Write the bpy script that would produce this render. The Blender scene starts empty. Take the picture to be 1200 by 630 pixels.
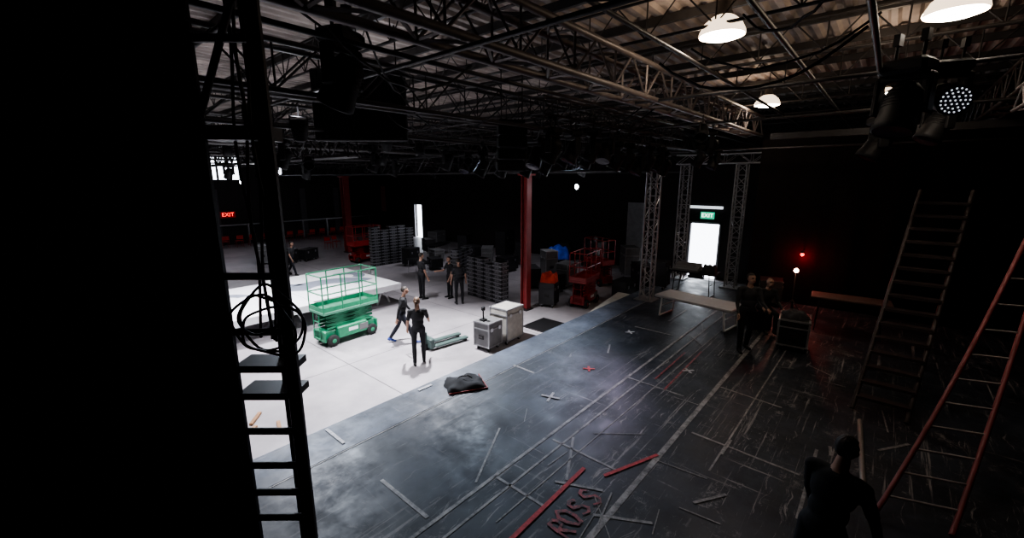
import bpy, math, random
import numpy as np
from mathutils import Vector, Matrix, Euler
random.seed(7)
SC=bpy.context.scene
COL=SC.collection
F=-0.9      # audience floor level, stage top is z=0

# ---------------------------------------------------------------- materials
def nt(m):
    m.use_nodes=True
    return m.node_tree, m.node_tree.nodes, m.node_tree.links
def mat(name,col,rough=.6,metal=0.,var=.15,scale=6.,emit=None,es=0.,spec=.5,bump=0.):
    m=bpy.data.materials.new(name); t,n,l=nt(m)
    b=n['Principled BSDF']
    b.inputs['Roughness'].default_value=rough; b.inputs['Metallic'].default_value=metal
    b.inputs['Specular IOR Level'].default_value=spec
    tc=n.new('ShaderNodeTexCoord'); no=n.new('ShaderNodeTexNoise'); no.inputs['Scale'].default_value=scale; no.inputs['Detail'].default_value=5
    l.new(tc.outputs['Object'],no.inputs['Vector'])
    cr=n.new('ShaderNodeValToRGB'); cr.color_ramp.elements[0].position=.3; cr.color_ramp.elements[1].position=.7
    cr.color_ramp.elements[0].color=(*[c*(1-var) for c in col],1); cr.color_ramp.elements[1].color=(*[min(1,c*(1+var)) for c in col],1)
    l.new(no.outputs['Fac'],cr.inputs['Fac']); l.new(cr.outputs['Color'],b.inputs['Base Color'])
    if bump:
        bp=n.new('ShaderNodeBump'); bp.inputs['Strength'].default_value=bump; l.new(no.outputs['Fac'],bp.inputs['Height']); l.new(bp.outputs['Normal'],b.inputs['Normal'])
    if emit:
        b.inputs['Emission Color'].default_value=(*emit,1); b.inputs['Emission Strength'].default_value=es
    return m
BLACK=mat('black_paint',(.010,.010,.011),.6,spec=.3)
DARKM=mat('dark_steel',(.03,.028,.029),.5,.3)
ROOFST=mat('roof_steel_grey',(.055,.052,.052),.55,.3)
WARMST=mat('roof_steel_warm',(.15,.13,.125),.5,.2)
ALU=mat('aluminium_truss',(.34,.34,.35),.4,.6)
VELVET=mat('black_velvet',(.003,.003,.0035),.95,spec=.05)
RED=mat('red_steel_paint',(.24,.03,.03),.5,bump=.1)
REDL=mat('red_lift_paint',(.28,.02,.02),.45)
GREEN=mat('green_lift_paint',(.025,.22,.11),.42,scale=10)
GREEND=mat('green_deck',(.08,.25,.16),.5)
RUB=mat('tyre_rubber',(.02,.02,.02),.8)
CHR=mat('chrome_frame',(.5,.5,.52),.3,.9)
WHITE=mat('white_laminate',(.82,.82,.84),.45,var=.05)
GREY=mat('printed_grey',(.22,.24,.29),.5)
CASEP=mat('case_panel_pale',(.42,.40,.36),.5)
CASEG=mat('case_panel_grey',(.14,.14,.14),.5)
CASEB=mat('case_panel_black',(.018,.018,.02),.45)
WOOD=mat('raw_timber',(.35,.2,.11),.7,var=.3)
SKIN=mat('skin',(.40,.235,.17),.55,var=.06)
HAIRB=mat('dark_hair',(.02,.014,.01),.6); HAIRL=mat('brown_hair',(.10,.055,.03),.6)
SHB=mat('black_cotton',(.013,.013,.015),.85); PTB=mat('black_trousers',(.011,.011,.014),.85); PTN=mat('dark_navy_trousers',(.012,.013,.022),.85)
SHG=mat('charcoal_cotton',(.03,.03,.034),.85); SHO=mat('shoe_black',(.01,.01,.01),.6); SHOB=mat('shoe_blue',(.04,.07,.28),.6)
EYE=mat('eye_dark',(.02,.015,.01),.3); LIP=mat('lip',(.3,.12,.1),.5)
TEAL=mat('dark_pallet_jack_paint',(.07,.11,.10),.45)
BLUE=mat('blue_tarp',(.02,.06,.4),.6,var=.3,bump=.4)
ORANGE=mat('orange_cloth',(.60,.06,.03),.7,var=.25,bump=.3)
REDSEAT=mat('red_plastic',(.45,.03,.02),.5)
TAPEW=mat('white_gaffer_tape',(.42,.42,.44),.7,var=.3,scale=20)
TAPER=mat('red_gaffer_tape',(.42,.05,.06),.7,var=.4,scale=20)
LENS=mat('glass_lens',(.02,.02,.03),.1)
WARM=mat('lamp_glow',(1,.9,.8),.4,emit=(1,.88,.74),es=30)
COOLG=mat('transom_daylight_glow',(1,1,1),.4,emit=(.85,.92,1),es=1.2)  # daylight of the window strip above the door, put into its glow
LEDDOT=mat('led_dot_glow',(1,1,1),.4,emit=(.85,.88,1),es=.8)
BULB=mat('bulb_glow',(1,1,1),.4,emit=(.9,.95,1),es=60)
GRNG=mat('green_sign_glow',(.0,.4,.2),.4,emit=(.03,.7,.4),es=.8)
SIGNR=mat('red_sign_glow',(.8,.05,.03),.4,emit=(1,.05,.04),es=3.5)
SIGNK=mat('sign_dark_face',(.05,.01,.01),.5,emit=(.5,.02,.02),es=.15)
SIGNW=mat('sign_white_letters',(1,1,1),.4,emit=(.8,1,.9),es=3)
PINKB=mat('faded_pink_banner',(.5,.2,.19),.7)
WALLM=mat('dark_painted_block_wall',(.022,.018,.018),.85,bump=.2,scale=3)
REDT=mat('red_brown_tabletop',(.11,.065,.055),.6)
DOORG=mat('grey_door_paint',(.3,.31,.32),.5)
CRIM=mat('crate_rim_silver',(.38,.38,.40),.35,.7)

def floor_mat():
    m=bpy.data.materials.new('polished_concrete'); t,n,l=nt(m); b=n['Principled BSDF']
    tc=n.new('ShaderNodeTexCoord')
    a=n.new('ShaderNodeTexNoise'); a.inputs['Scale'].default_value=.6; a.inputs['Detail'].default_value=8; a.inputs['Roughness'].default_value=.65
    l.new(tc.outputs['Object'],a.inputs['Vector'])
    r=n.new('ShaderNodeValToRGB'); r.color_ramp.elements[0].position=.3; r.color_ramp.elements[1].position=.72
    r.color_ramp.elements[0].color=(.25,.235,.25,1); r.color_ramp.elements[1].color=(.46,.43,.445,1)
    l.new(a.outputs['Fac'],r.inputs['Fac'])
    br=n.new('ShaderNodeTexBrick'); br.offset=0; br.inputs['Scale'].default_value=1; br.inputs['Brick Width'].default_value=5; br.inputs['Row Height'].default_value=5
    br.inputs['Mortar Size'].default_value=.015; br.inputs['Color1'].default_value=(1,1,1,1); br.inputs['Color2'].default_value=(1,1,1,1); br.inputs['Mortar'].default_value=(.35,.35,.35,1)
    l.new(tc.outputs['Object'],br.inputs['Vector'])
    mx=n.new('ShaderNodeMixRGB'); mx.blend_type='MULTIPLY'; mx.inputs[0].default_value=1
    l.new(r.outputs[0],mx.inputs[1]); l.new(br.outputs['Color'],mx.inputs[2]); l.new(mx.outputs[0],b.inputs['Base Color'])
    b.inputs['Roughness'].default_value=.4
    return m
def stage_mat(name,scuff,base,grad=True):
    m=bpy.data.materials.new(name); t,n,l=nt(m); b=n['Principled BSDF']
    tc=n.new('ShaderNodeTexCoord')
    # a wobble so streaks are irregular
    wn=n.new('ShaderNodeTexNoise'); wn.inputs['Scale'].default_value=1.1; wn.inputs['Detail'].default_value=3; l.new(tc.outputs['Object'],wn.inputs['Vector'])
    wv=n.new('ShaderNodeVectorMath'); wv.operation='SCALE'; wv.inputs['Scale'].default_value=.5; l.new(wn.outputs['Color'],wv.inputs[0])
    wa=n.new('ShaderNodeVectorMath'); wa.operation='ADD'; l.new(tc.outputs['Object'],wa.inputs[0]); l.new(wv.outputs[0],wa.inputs[1])
    def noise(scale,detail,mapscale,rot=0,rough=.6,warp=False):
        mp=n.new('ShaderNodeMapping'); mp.inputs['Scale'].default_value=mapscale; mp.inputs['Rotation'].default_value=(0,0,rot)
        x=n.new('ShaderNodeTexNoise'); x.inputs['Scale'].default_value=scale; x.inputs['Detail'].default_value=detail; x.inputs['Roughness'].default_value=rough
        l.new(wa.outputs[0] if warp else tc.outputs['Object'],mp.inputs[0]); l.new(mp.outputs[0],x.inputs['Vector']); return x.outputs['Fac']
    def ramp(x,a,c,o0=0.,o1=1.):
        r=n.new('ShaderNodeMapRange'); r.inputs[1].default_value=a; r.inputs[2].default_value=c; r.inputs[3].default_value=o0; r.inputs[4].default_value=o1; l.new(x,r.inputs[0]); return r.outputs[0]
    def mul(a,c):
        q=n.new('ShaderNodeMath'); q.operation='MULTIPLY'; l.new(a,q.inputs[0])
        if isinstance(c,float): q.inputs[1].default_value=c
        else: l.new(c,q.inputs[1])
        return q.outputs[0]
    def mx(a,c):
        q=n.new('ShaderNodeMath'); q.operation='MAXIMUM'; l.new(a,q.inputs[0]); l.new(c,q.inputs[1]); return q.outputs[0]
    big=ramp(noise(.8,6,(1,1,1)),.40,.55)
    s1=ramp(noise(1.5,9,(.22,8,1),0,.72),.575,.62)
    s2=ramp(noise(1.3,9,(8,.3,1),.0,.72),.615,.65)
    s3=ramp(noise(1.4,9,(.5,9,1),.45,.78,True),.60,.64)
    s4=ramp(noise(1.4,9,(.5,9,1),-.75,.78,True),.615,.65)
    sp=ramp(noise(2.6,14,(1,1,1),0,.88,True),.555,.62)
    br=n.new('ShaderNodeTexBrick'); br.offset=.5; br.inputs['Scale'].default_value=1; br.inputs['Brick Width'].default_value=2.44; br.inputs['Row Height'].default_value=1.22
    br.inputs['Mortar Size'].default_value=.012; br.inputs['Mortar Smooth'].default_value=.1
    l.new(tc.outputs['Object'],br.inputs['Vector'])
    seam=mul(br.outputs['Fac'],ramp(noise(3,8,(1,1,1),0,.7),.50,.62))
    sc=mx(mx(mul(s1,big),mul(s2,big)),mx(mx(s3,s4),mul(sp,big)))
    sc=mx(mul(sc,scuff),mul(seam,.5*min(1.,scuff+.3)))
    if grad:
        sx=n.new('ShaderNodeSeparateXYZ'); l.new(tc.outputs['Object'],sx.inputs[0]); sc=mul(sc,ramp(sx.outputs['Y'],3.2,4.0,1.,.28))
    dust=n.new('ShaderNodeMixRGB'); dust.inputs[1].default_value=(*base,1); dust.inputs[2].default_value=(*[c*2.8 for c in base],1); l.new(ramp(noise(1.1,9,(1,1,1),0,.75),.42,.68),dust.inputs[0])
    c=n.new('ShaderNodeMixRGB'); l.new(dust.outputs[0],c.inputs[1]); c.inputs[2].default_value=(.30,.28,.275,1)
    l.new(sc,c.inputs[0]); l.new(c.outputs[0],b.inputs['Base Color'])
    l.new(ramp(noise(1.6,9,(1,1,1),0,.75),.35,.65,.36,.66),b.inputs['Roughness'])
    b.inputs['Specular IOR Level'].default_value=.4
    bp=n.new('ShaderNodeBump'); bp.inputs['Strength'].default_value=.12; l.new(noise(14,6,(1,1,1)),bp.inputs['Height']); l.new(bp.outputs['Normal'],b.inputs['Normal'])
    return m
def worn(name,colr,base=(.015,.015,.02),lo=.42,hi=.55,scale=5):
    m=bpy.data.materials.new(name); t,n,l=nt(m); b=n['Principled BSDF']
    tc=n.new('ShaderNodeTexCoord'); x=n.new('ShaderNodeTexNoise'); x.inputs['Scale'].default_value=scale; x.inputs['Detail'].default_value=11; x.inputs['Roughness'].default_value=.82
    l.new(tc.outputs['Object'],x.inputs['Vector']); r=n.new('ShaderNodeMapRange'); r.inputs[1].default_value=lo; r.inputs[2].default_value=hi; l.new(x.outputs['Fac'],r.inputs[0])
    c=n.new('ShaderNodeMixRGB'); c.inputs[1].default_value=(*base,1); c.inputs[2].default_value=(*colr,1); l.new(r.outputs[0],c.inputs[0]); l.new(c.outputs[0],b.inputs['Base Color'])
    b.inputs['Roughness'].default_value=.55
    return m
CONC=floor_mat(); STG=stage_mat('worn_black_stage_paint',.9,(.010,.0125,.018)); LIPM=stage_mat('stage_lip_paint',.10,(.040,.048,.064),False)
WORNW=worn('worn_white_paint',(.33,.315,.31),lo=.38,hi=.56,scale=3); WORNR=worn('worn_red_paint',(.36,.05,.06),lo=.42,hi=.56,scale=9)
ROOF=mat('corrugated_roof_sheet',(.36,.31,.28),.6,.1,var=.45,scale=1.3)

# ---------------------------------------------------------------- mesh builder
class MB:
    def __init__(s): s.v=[];s.f=[];s.m=[];s.sm=[]
    def add(s,vs,fs,mi=0,sm=False):
        o=len(s.v); s.v+= [tuple(v) for v in vs]; s.f+=[tuple(i+o for i in f) for f in fs]; s.m+=[mi]*len(fs); s.sm+=[sm]*len(fs); return s
    def box(s,c,d,mi=0,R=None,bev=0.):
        x,y,z=[q/2 for q in d]; c=Vector(c)
        if bev<=0:
            vs=[Vector((a*x,b*y,e*z)) for a in(-1,1) for b in(-1,1) for e in(-1,1)]
            fs=[(0,1,3,2),(4,6,7,5),(0,4,5,1),(2,3,7,6),(0,2,6,4),(1,5,7,3)]
        else:
            b=min(bev,x*.9,y*.9,z*.9); vs=[];
            prof=[(x-b,y),(x,y-b),(x,-y+b),(x-b,-y),(-x+b,-y),(-x,-y+b),(-x,y-b),(-x+b,y)]
            prof=prof[::-1]
            ins=[(px*(x-b)/x,py*(y-b)/y) for px,py in prof]
            for (pp,zz) in ((ins,-z),(prof,-z+b),(prof,z-b),(ins,z)): vs+=[Vector((a,e,zz)) for a,e in pp]
            fs=[tuple(range(7,-1,-1)),tuple(range(24,32))]
            for k in range(3):
                for i in range(8): j=(i+1)%8; fs.append((k*8+i,k*8+j,(k+1)*8+j,(k+1)*8+i))
        if R is not None: vs=[R@v for v in vs]
        return s.add([c+v for v in vs],fs,mi)
    def tube(s,a,b,r,r2=None,n=8,mi=0,cap=True):
        a=Vector(a);b=Vector(b); r2=r if r2 is None else r2; d=(b-a)
        if d.length<1e-6: return s
        q=d.to_track_quat('Z','Y'); vs=[]
        for p,rr in((a,r),(b,r2)):
            for i in range(n): an=2*math.pi*i/n; vs.append(p+q@Vector((rr*math.cos(an),rr*math.sin(an),0)))
        fs=[(i,(i+1)%n,n+(i+1)%n,n+i) for i in range(n)]
        s.add(vs,fs,mi,n>5)
        if cap: s.add(vs,[tuple(range(n-1,-1,-1)),tuple(range(n,2*n))],mi)
        return s
    def path(s,pts,r,n=6,mi=0):
        for a,b in zip(pts[:-1],pts[1:]): s.tube(a,b,r,n=n,mi=mi)
        return s
    def ell(s,c,r,mi=0,nu=12,nv=8,R=None):
        c=Vector(c); r=(r,r,r) if isinstance(r,(int,float)) else r; vs=[];fs=[]
        for j in range(nv+1):
            ph=math.pi*j/nv
            for i in range(nu):
                th=2*math.pi*i/nu; v=Vector((r[0]*math.sin(ph)*math.cos(th),r[1]*math.sin(ph)*math.sin(th),-r[2]*math.cos(ph)))
                vs.append(c+(R@v if R is not None else v))
        for j in range(nv):
            for i in range(nu):
                k=(i+1)%nu
                if j==0: fs.append((i,nu+k,nu+i))
                elif j==nv-1: fs.append((j*nu+i,j*nu+k,(j+1)*nu+i))
                else: fs.append((j*nu+i,j*nu+k,(j+1)*nu+k,(j+1)*nu+i))
        return s.add(vs,fs,mi,True)
    def lathe(s,c,prof,mi=0,n=20,R=None):
        c=Vector(c); vs=[];fs=[]
        for rr,z in prof:
            for i in range(n):
                a=2*math.pi*i/n; v=Vector((rr*math.cos(a),rr*math.sin(a),z)); vs.append(c+(R@v if R is not None else v))
        for j in range(len(prof)-1):
            for i in range(n): k=(i+1)%n; fs.append((j*n+i,j*n+k,(j+1)*n+k,(j+1)*n+i))
        return s.add(vs,fs,mi,True)
    def mesh(s,name,mats):
        me=bpy.data.meshes.new(name); me.from_pydata(s.v,[],s.f)
        for x in mats: me.materials.append(x)
        me.polygons.foreach_set('material_index',s.m); me.polygons.foreach_set('use_smooth',s.sm); me.update(); return me
def make(name,mb,mats,parent=None,label=None,cat=None,group=None,kind=None,loc=(0,0,0),rz=0.,rot=None):
    me=mb.mesh(name,mats if isinstance(mats,(list,tuple)) else [mats]) if mb else None
    o=bpy.data.objects.new(name,me); COL.objects.link(o); o.location=loc
    o.rotation_euler=rot if rot else (0,0,rz)
    if parent: o.parent=parent
    tag(o,label,cat,group,kind); return o
def tag(o,label=None,cat=None,group=None,kind=None):
    if label:o['label']=label
    if cat:o['category']=cat
    if group:o['group']=group
    if kind:o['kind']=kind
def dup(root,loc,rz=0.,label=None,rot=None,scale=None):
    n=root.copy(); COL.objects.link(n); n.location=loc; n.rotation_euler=rot if rot else (0,0,rz)
    if scale: n.scale=(scale,)*3
    if label:n['label']=label
    def rec(a,b):
        for ch in a.children:
            c=ch.copy(); COL.objects.link(c); c.parent=b; rec(ch,c)
    rec(root,n); return n
def Rz(a): return Matrix.Rotation(a,3,'Z')
def Rx(a): return Matrix.Rotation(a,3,'X')
def Ry(a): return Matrix.Rotation(a,3,'Y')

# ---------------------------------------------------------------- room shell
S0,S1,T0,T1,ZC=-5.,21.5,-5.,36.,6.6
def slab(name,lo,hi,m,kind='structure'):
    b=MB().box([(a+c)/2 for a,c in zip(lo,hi)],[c-a for a,c in zip(lo,hi)]); o=make(name,b,m,kind=kind); return o
o=slab('floor',(S0,T0,F-.2),(S1,T1,F),CONC)
def wall_open(name,axis,pos,a0,a1,openings,z0,z1,th,m):
    b=MB(); ops=sorted(openings); cur=a0
    def seg(u0,u1,w0,w1):
        if u1-u0<=0 or w1-w0<=0: return
        if axis=='s': b.box((pos+th/2,(u0+u1)/2,(w0+w1)/2),(th,u1-u0,w1-w0))
        else: b.box(((u0+u1)/2,pos+th/2,(w0+w1)/2),(u1-u0,th,w1-w0))
    for (u0,u1,w0,w1) in ops:
        seg(cur,u0,z0,z1); seg(u0,u1,z0,w0); seg(u0,u1,w1,z1); cur=u1
    seg(cur,a1,z0,z1)
    return make(name,b,m,kind='structure')
ZW=ZC+.22
wall_open('wall_end','s',S1,T0,T1,[(5.75,7.2,F,1.8),(28.4,29.5,F,1.85)],F,ZW,.25,WALLM)
wall_open('wall_audience','t',T1,S0,S1,[(6.0,11.0,3.7,5.4),(12.6,14.0,4.1,4.8)],F,ZW,.25,WALLM)
slab('wall_near',(S0-.25,T0,F),(S0,T1,ZW),WALLM)
slab('wall_backstage',(S0,T0-.25,F),(S1,T0,ZW),WALLM)
def frame(name,axis,pos,u0,u1,w0,w1,m,nmull=0,parts=None):
    b=MB(); t=.08
    def bx(u,w,du,dw):
        if axis=='s': b.box((pos,u,w),(.12,du,dw))
        else: b.box((u,pos,w),(du,.12,dw))
    bx((u0+u1)/2,w1-t/2,u1-u0,t); bx(u0+t/2,(w0+w1)/2,t,w1-w0); bx(u1-t/2,(w0+w1)/2,t,w1-w0)
    if nmull: bx((u0+u1)/2,w0+t/2,u1-u0,t)
    for i in range(1,nmull): bx(u0+(u1-u0)*i/nmull,(w0+w1)/2,t*1.6,w1-w0)
    return make(name,b,m,kind='structure')
frame('window_1','t',T1+.1,6.0,11.0,3.7,5.4,DARKM,7)
frame('window_2','t',T1+.1,12.6,14.0,4.1,4.8,DARKM,3)
frame('door_1','s',S1-.02,5.75,7.2,F,1.8,DOORG)
frame('door_2','s',S1-.02,28.4,29.5,F,1.85,DOORG)
b=MB().box((S1-.06,10.0,.85),(.06,.95,3.5)); b.box((S1-.12,9.65,.2),(.05,.12,.04)); make('door_3',b,DOORG,kind='structure')
b=MB().box((S1-.05,6.5,2.5),(.05,1.5,.12)); make('window_3',b,COOLG,kind='structure')
b=MB(); pit=.28; y=T0; vs=[];fs=[]; i=0
while y<T1:
    for dy,dz in((0,0),(.09,0),(.14,.06),(.23,.06)):
        vs+=[(S0,y+dy,ZC+dz),(S1,y+dy,ZC+dz)]
    y+=pit
nrow=len(vs)//2
for k in range(nrow-1): fs.append((2*k,2*k+1,2*k+3,2*k+2))
b.add(vs,fs); b.box(((S0+S1)/2,(T0+T1)/2,ZC+.25),(S1-S0+.6,T1-T0+.6,.1)); make('ceiling',b,ROOF,kind='structure')
k=0
for s in np.arange(-4,21.5,1.7):
    k+=1; make('trim_%d'%k,MB().box((s,(T0+T1)/2,ZC-.08),(.07,T1-T0-.1,.14)),ROOFST,kind='structure')
k+=1; b=MB().box((13,T1-.3,.55),(17,.35,.08)); 
for s in range(5,22,2): b.box((s,T1-.2,-.2),(.1,.2,1.5))
make('trim_%d'%k,b,ALU,kind='structure')
PIL=mat('pilaster_grey',(.07,.065,.07),.7)
for s in(6.3,7.6,9.1,12.4,15.2,18.):
    k+=1; make('trim_%d'%k,MB().box((s,T1-.12,1.1),(.45,.2,4)),PIL,kind='structure')

# ---------------------------------------------------------------- stage
SA=S0+.05; TA=T0+.05
stage=make('stage_platform',None,None,label='worn black painted stage platform above the concrete floor',cat='stage')
make('deck',MB().box(((SA+17)/2,(TA+5.4)/2,-.06),(17-SA,5.4-TA,.12)),STG,stage)
make('front_ledge',MB().box(((SA+17)/2,5.785,-.055),(17-SA,.75,.11)),LIPM,stage,label='smooth blue-grey ledge along the stage edge')
b=MB().box(((SA+17)/2,6.12,-.5),(17-SA,.05,.77)); b.box((16.97,(TA+6.1)/2,-.5),(.05,6.1-TA,.77)); make('fascia',b,BLACK,stage)
b=MB(); 
for s in np.arange(-3,17,2): 
    for t in(-3,0,3,5.5): b.tube((s,t,F),(s,t,-.12),.03,n=6)
make('support_legs',b,DARKM,stage)
b=MB().add([(10.4,6.17,-.42),(13.2,6.17,-.02),(13.2,6.65,-.02),(10.4,6.65,-.42),(10.4,6.17,-.9),(13.2,6.17,-.9),(13.2,6.65,-.9),(10.4,6.65,-.9)],[(0,1,2,3),(3,2,6,7),(1,5,6,2),(0,3,7,4),(4,7,6,5),(0,4,5,1)])
make('access_ramp',b,CASEP,label='pale sloping ramp against the stage edge',cat='ramp')

def strip(name,p,q,w,m,label,cat='tape',group='tape and paint marks on the stage',z=.004):
    p=Vector((*p,z));q=Vector((*q,z)); d=(q-p); L=d.length; a=math.atan2(d.y,d.x)
    return make(name,MB().box((0,0,0),(L,w,.003)),m,label=label,cat=cat,group=group,loc=(p+q)/2,rz=a)
strip('painted_line',(-1,3.4),(14,3.4),.05,WORNW,'long worn white painted line along the stage','line')
strip('painted_line',(1,3.14),(13,3.12),.035,WORNW,'thin worn white line along the stage','line')
strip('painted_line',(1,1.95),(12.5,1.95),.075,WORNW,'wide worn white painted line along the stage','line')
strip('painted_line',(3,2.86),(11.5,2.80),.02,WORNW,'thin worn white line along the stage','line')
strip('painted_line',(5.5,1.32),(12.5,1.3),.025,WORNW,'thin worn white line along the stage','line')
strip('painted_line',(1,5.38),(14,5.38),.018,WORNW,'thin pale seam line along the ledge','line')
for (p,q,w) in [((2.53,3.5),(2.53,4.45),.05),((4.7,2.2),(4.7,3.3),.04),((3.55,2.6),(3.55,3.4),.04),((4.1,2.65),(4.95,3.1),.035),((7.3,2.3),(7.33,3.4),.04),((6.28,4.9),(6.28,5.45),.05),((10.2,3.6),(10.2,4.6),.04),((8.0,.9),(8.1,1.9),.04),((6.2,.4),(6.25,1.8),.04),((5.3,.3),(7.0,.3),.04),((11.2,4.1),(12.6,4.1),.05),((3.3,3.5),(4.4,4.1),.03)]:
    strip('tape_strip',p,q,w,WORNW,'worn strip of white tape on the black stage')
rnd=random.Random(21)
for i in range(34):
    s,t=rnd.uniform(2.2,12),rnd.choice([rnd.uniform(-.6,3.3)]*9+[rnd.uniform(3.5,5.2)]); a=rnd.choice([0,math.pi/2,0,.7,-.5,.3,-.9])+rnd.uniform(-.25,.25); L=rnd.uniform(.12,.8)
    strip('tape_strip',(s,t),(s+L*math.cos(a),t+L*math.sin(a)),rnd.choice([.012,.02,.04]),WORNW,'worn strip of white tape on the black stage',z=.005+.0001*i)
def cross(s,t,r,a,m,label):
    b=MB()
    for k in(0,1): b.box((0,0,k*.002),(2*r,.045,.003),R=Rz(a+k*math.pi/2))
    make('tape_cross',b,m,label=label,cat='tape',group='tape crosses on the stage',loc=(s,t,.012))
cross(5.7,4.07,.17,.3,TAPEW,'white tape cross marking a stage position')
cross(7.15,4.16,.12,.6,TAPER,'faded pink tape cross marking a stage position')
cross(8.4,2.6,.12,.8,TAPEW,'small white tape cross marking a stage position')
cross(9.7,4.5,.12,.8,TAPEW,'small white tape cross marking a stage position')
strip('tape_strip',(2.7,2.57),(4.45,2.6),.055,TAPER,'long red tape strip on the black stage',z=.012)
strip('tape_strip',(4.49,2.32),(5.37,1.97),.05,TAPER,'short red tape strip set at an angle',z=.012)
strip('tape_strip',(7.3,2.65),(9.6,2.72),.035,WORNR,'faded red tape strip on scuffed boards',z=.012)
strip('tape_strip',(7.6,2.95),(9.3,2.98),.03,WORNR,'faded red tape strip on scuffed boards',z=.012)
strip('tape_strip',(2.6,5.55),(2.6,6.1),.05,TAPEW,'white tape strip across the stage ledge',z=.012)
strip('tape_strip',(4.3,6.04),(4.6,6.04),.06,TAPEW,'white tape strip at the stage edge',z=.012)
def text(s,body,size,m,loc,rot,name,label,cat,parent=None,ext=.002):
    cu=bpy.data.curves.new(name,'FONT'); cu.body=body; cu.size=size; cu.extrude=ext; cu.align_x='CENTER'; cu.align_y='CENTER'
    o=bpy.data.objects.new(name,cu); COL.objects.link(o); bpy.context.view_layer.update()
    me=bpy.data.meshes.new_from_object(o.evaluated_get(bpy.context.evaluated_depsgraph_get())); COL.objects.unlink(o); bpy.data.objects.remove(o)
    me.materials.clear(); me.materials.append(m)
    n=bpy.data.objects.new(name,me); COL.objects.link(n); n.location=loc; n.rotation_euler=rot
    if parent:n.parent=parent
    tag(n,label,cat); return n
def strokes():
    mb=MB(); rr=random.Random(3)
    Lt={'R':[[(0,0),(.02,.5),(0,1)],[(0,1),(.3,1.02),(.45,.85),(.4,.62),(.05,.5)],[(.12,.5),(.3,.25),(.5,-.02)]],
        'O':[[(.25,1),(.02,.8),(-.02,.4),(.12,.05),(.32,0),(.5,.3),(.5,.7),(.25,1)]],
        'S':[[(.5,.85),(.3,1.0),(.06,.9),(.04,.65),(.25,.52),(.48,.4),(.5,.15),(.28,0),(0,.12)]]}
    x=0; q_=0
    for ch in 'ROSS':
        a=rr.uniform(-.22,.22); dy=rr.uniform(-.04,.04); sc=rr.uniform(.85,1.05)
        for st in Lt[ch]:
            P=[]
            for (px,py) in st: 
                u=(px+rr.uniform(-.03,.03))*.27*sc;v=(py+rr.uniform(-.03,.03))*.29*sc; P.append(Vector((x+u*math.cos(a)-v*math.sin(a),dy+u*math.sin(a)+v*math.cos(a),0)))
            for p,q in zip(P[:-1],P[1:]):
                w=rr.uniform(.012,.024); d=(q-p).normalized(); n_=Vector((-d.y,d.x,0))*w; e=d*.012; q_+=1; zz=Vector((0,0,q_*.0001))
                mb.add([p-e-n_+zz,q+e-n_+zz,q+e+n_+zz,p-e+n_+zz],[(0,1,2,3)])
        x+=.205
    make('painted_lettering',mb,WORNR,label='faded red hand-painted capital letters on the stage',cat='lettering',loc=(3.34,2.12,.010),rz=.03)
strokes()

# ---------------------------------------------------------------- structure steel
def truss(name,a,b_,depth,width,pitch,m,label,group,r=.03,rw=.015,box=True,cat='truss'):
    a=Vector(a);b_=Vector(b_); d=(b_-a); L=d.length; u=d.normalized(); up=Vector((0,0,1)) if abs(u.z)<.9 else Vector((0,1,0)); sd=u.cross(up).normalized()
    mb=MB(); offs=[(-width/2,0),(width/2,0),(-width/2,depth),(width/2,depth)] if box else [(0,0),(0,depth)]
    P=lambda x,o: a+u*x+sd*o[0]+up*o[1]
    for o in offs: mb.tube(P(0,o),P(L,o),r,n=6)
    n=max(2,int(L/pitch)); st=L/n
    pairs=[(0,2),(1,3),(0,1),(2,3)] if box else [(0,1)]
    for i in range(n):
        for (p,q) in pairs:
            if i%2: p,q=q,p
            mb.tube(P(i*st,offs[p]),P((i+1)*st,offs[q]),rw,n=4,cap=False)
        if i%2==0:
            for (p,q) in pairs: mb.tube(P(i*st,offs[p]),P(i*st,offs[q]),rw,n=4,cap=False)
    return make(name,mb,m,label=label,group=group,cat=cat)
for s in np.arange(-.9,21.3,2.55):
    truss('roof_joist',(s,T0+.1,5.9),(s,T1-.1,5.9),.55,.1,.5,ROOFST,'open-web steel joist under the corrugated roof','open-web roof joists',.024,.012,False,'joist')
for t,z,dp in((-1.5,5.2,.5),(6.4,4.95,.6),(9.8,4.9,.55),(13,4.7,.7),(17,4.6,.7),(21,4.6,.7),(26,4.6,.7),(31,4.6,.7)):
    truss('roof_truss',(S0+.1,t,z),(S1-.1,t,z),dp,.35,.6,ROOFST,'long steel lattice truss spanning beneath the roof','long roof trusses',.038,.016)
truss('roof_truss',(S0+.1,3.65,5.2),(16.4,3.65,5.2),.55,.45,.55,WARMST,'heavy box truss running above the stage','long roof trusses',.05,.02)
truss('cross_truss',(12.1,6.3,4.05),(12.1,35.9,4.05),.7,.25,.7,DARKM,'deep lattice girder resting on red pillars','cross girders',.05,.022)
truss('cross_truss',(5.5,9.9,4.35),(5.5,35.9,4.35),.6,.25,.7,DARKM,'deep lattice girder hanging beneath the roof','cross girders',.04,.02)
truss('cross_truss',(18,6.3,4.1),(18,35.9,4.1),.7,.25,.7,DARKM,'deep lattice girder at the dark end','cross girders',.05,.022)
make('cross_beam',MB().box((13.9,-.9,4.95),(.12,7.2,.16)),DARKM,label='solid steel beam crossing above the stage',cat='beam')
truss('lighting_truss',(16.6,-3,4.35),(16.6,6.2,4.35),.32,.3,.4,ALU,'aluminium lighting truss carried on upright towers','lighting trusses',.024,.012)
truss('lighting_truss',(6.4,5.0,4.95),(13.2,5.0,4.95),.3,.3,.4,DARKM,'dark lighting truss over the stage edge','lighting trusses',.024,.012)
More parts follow.
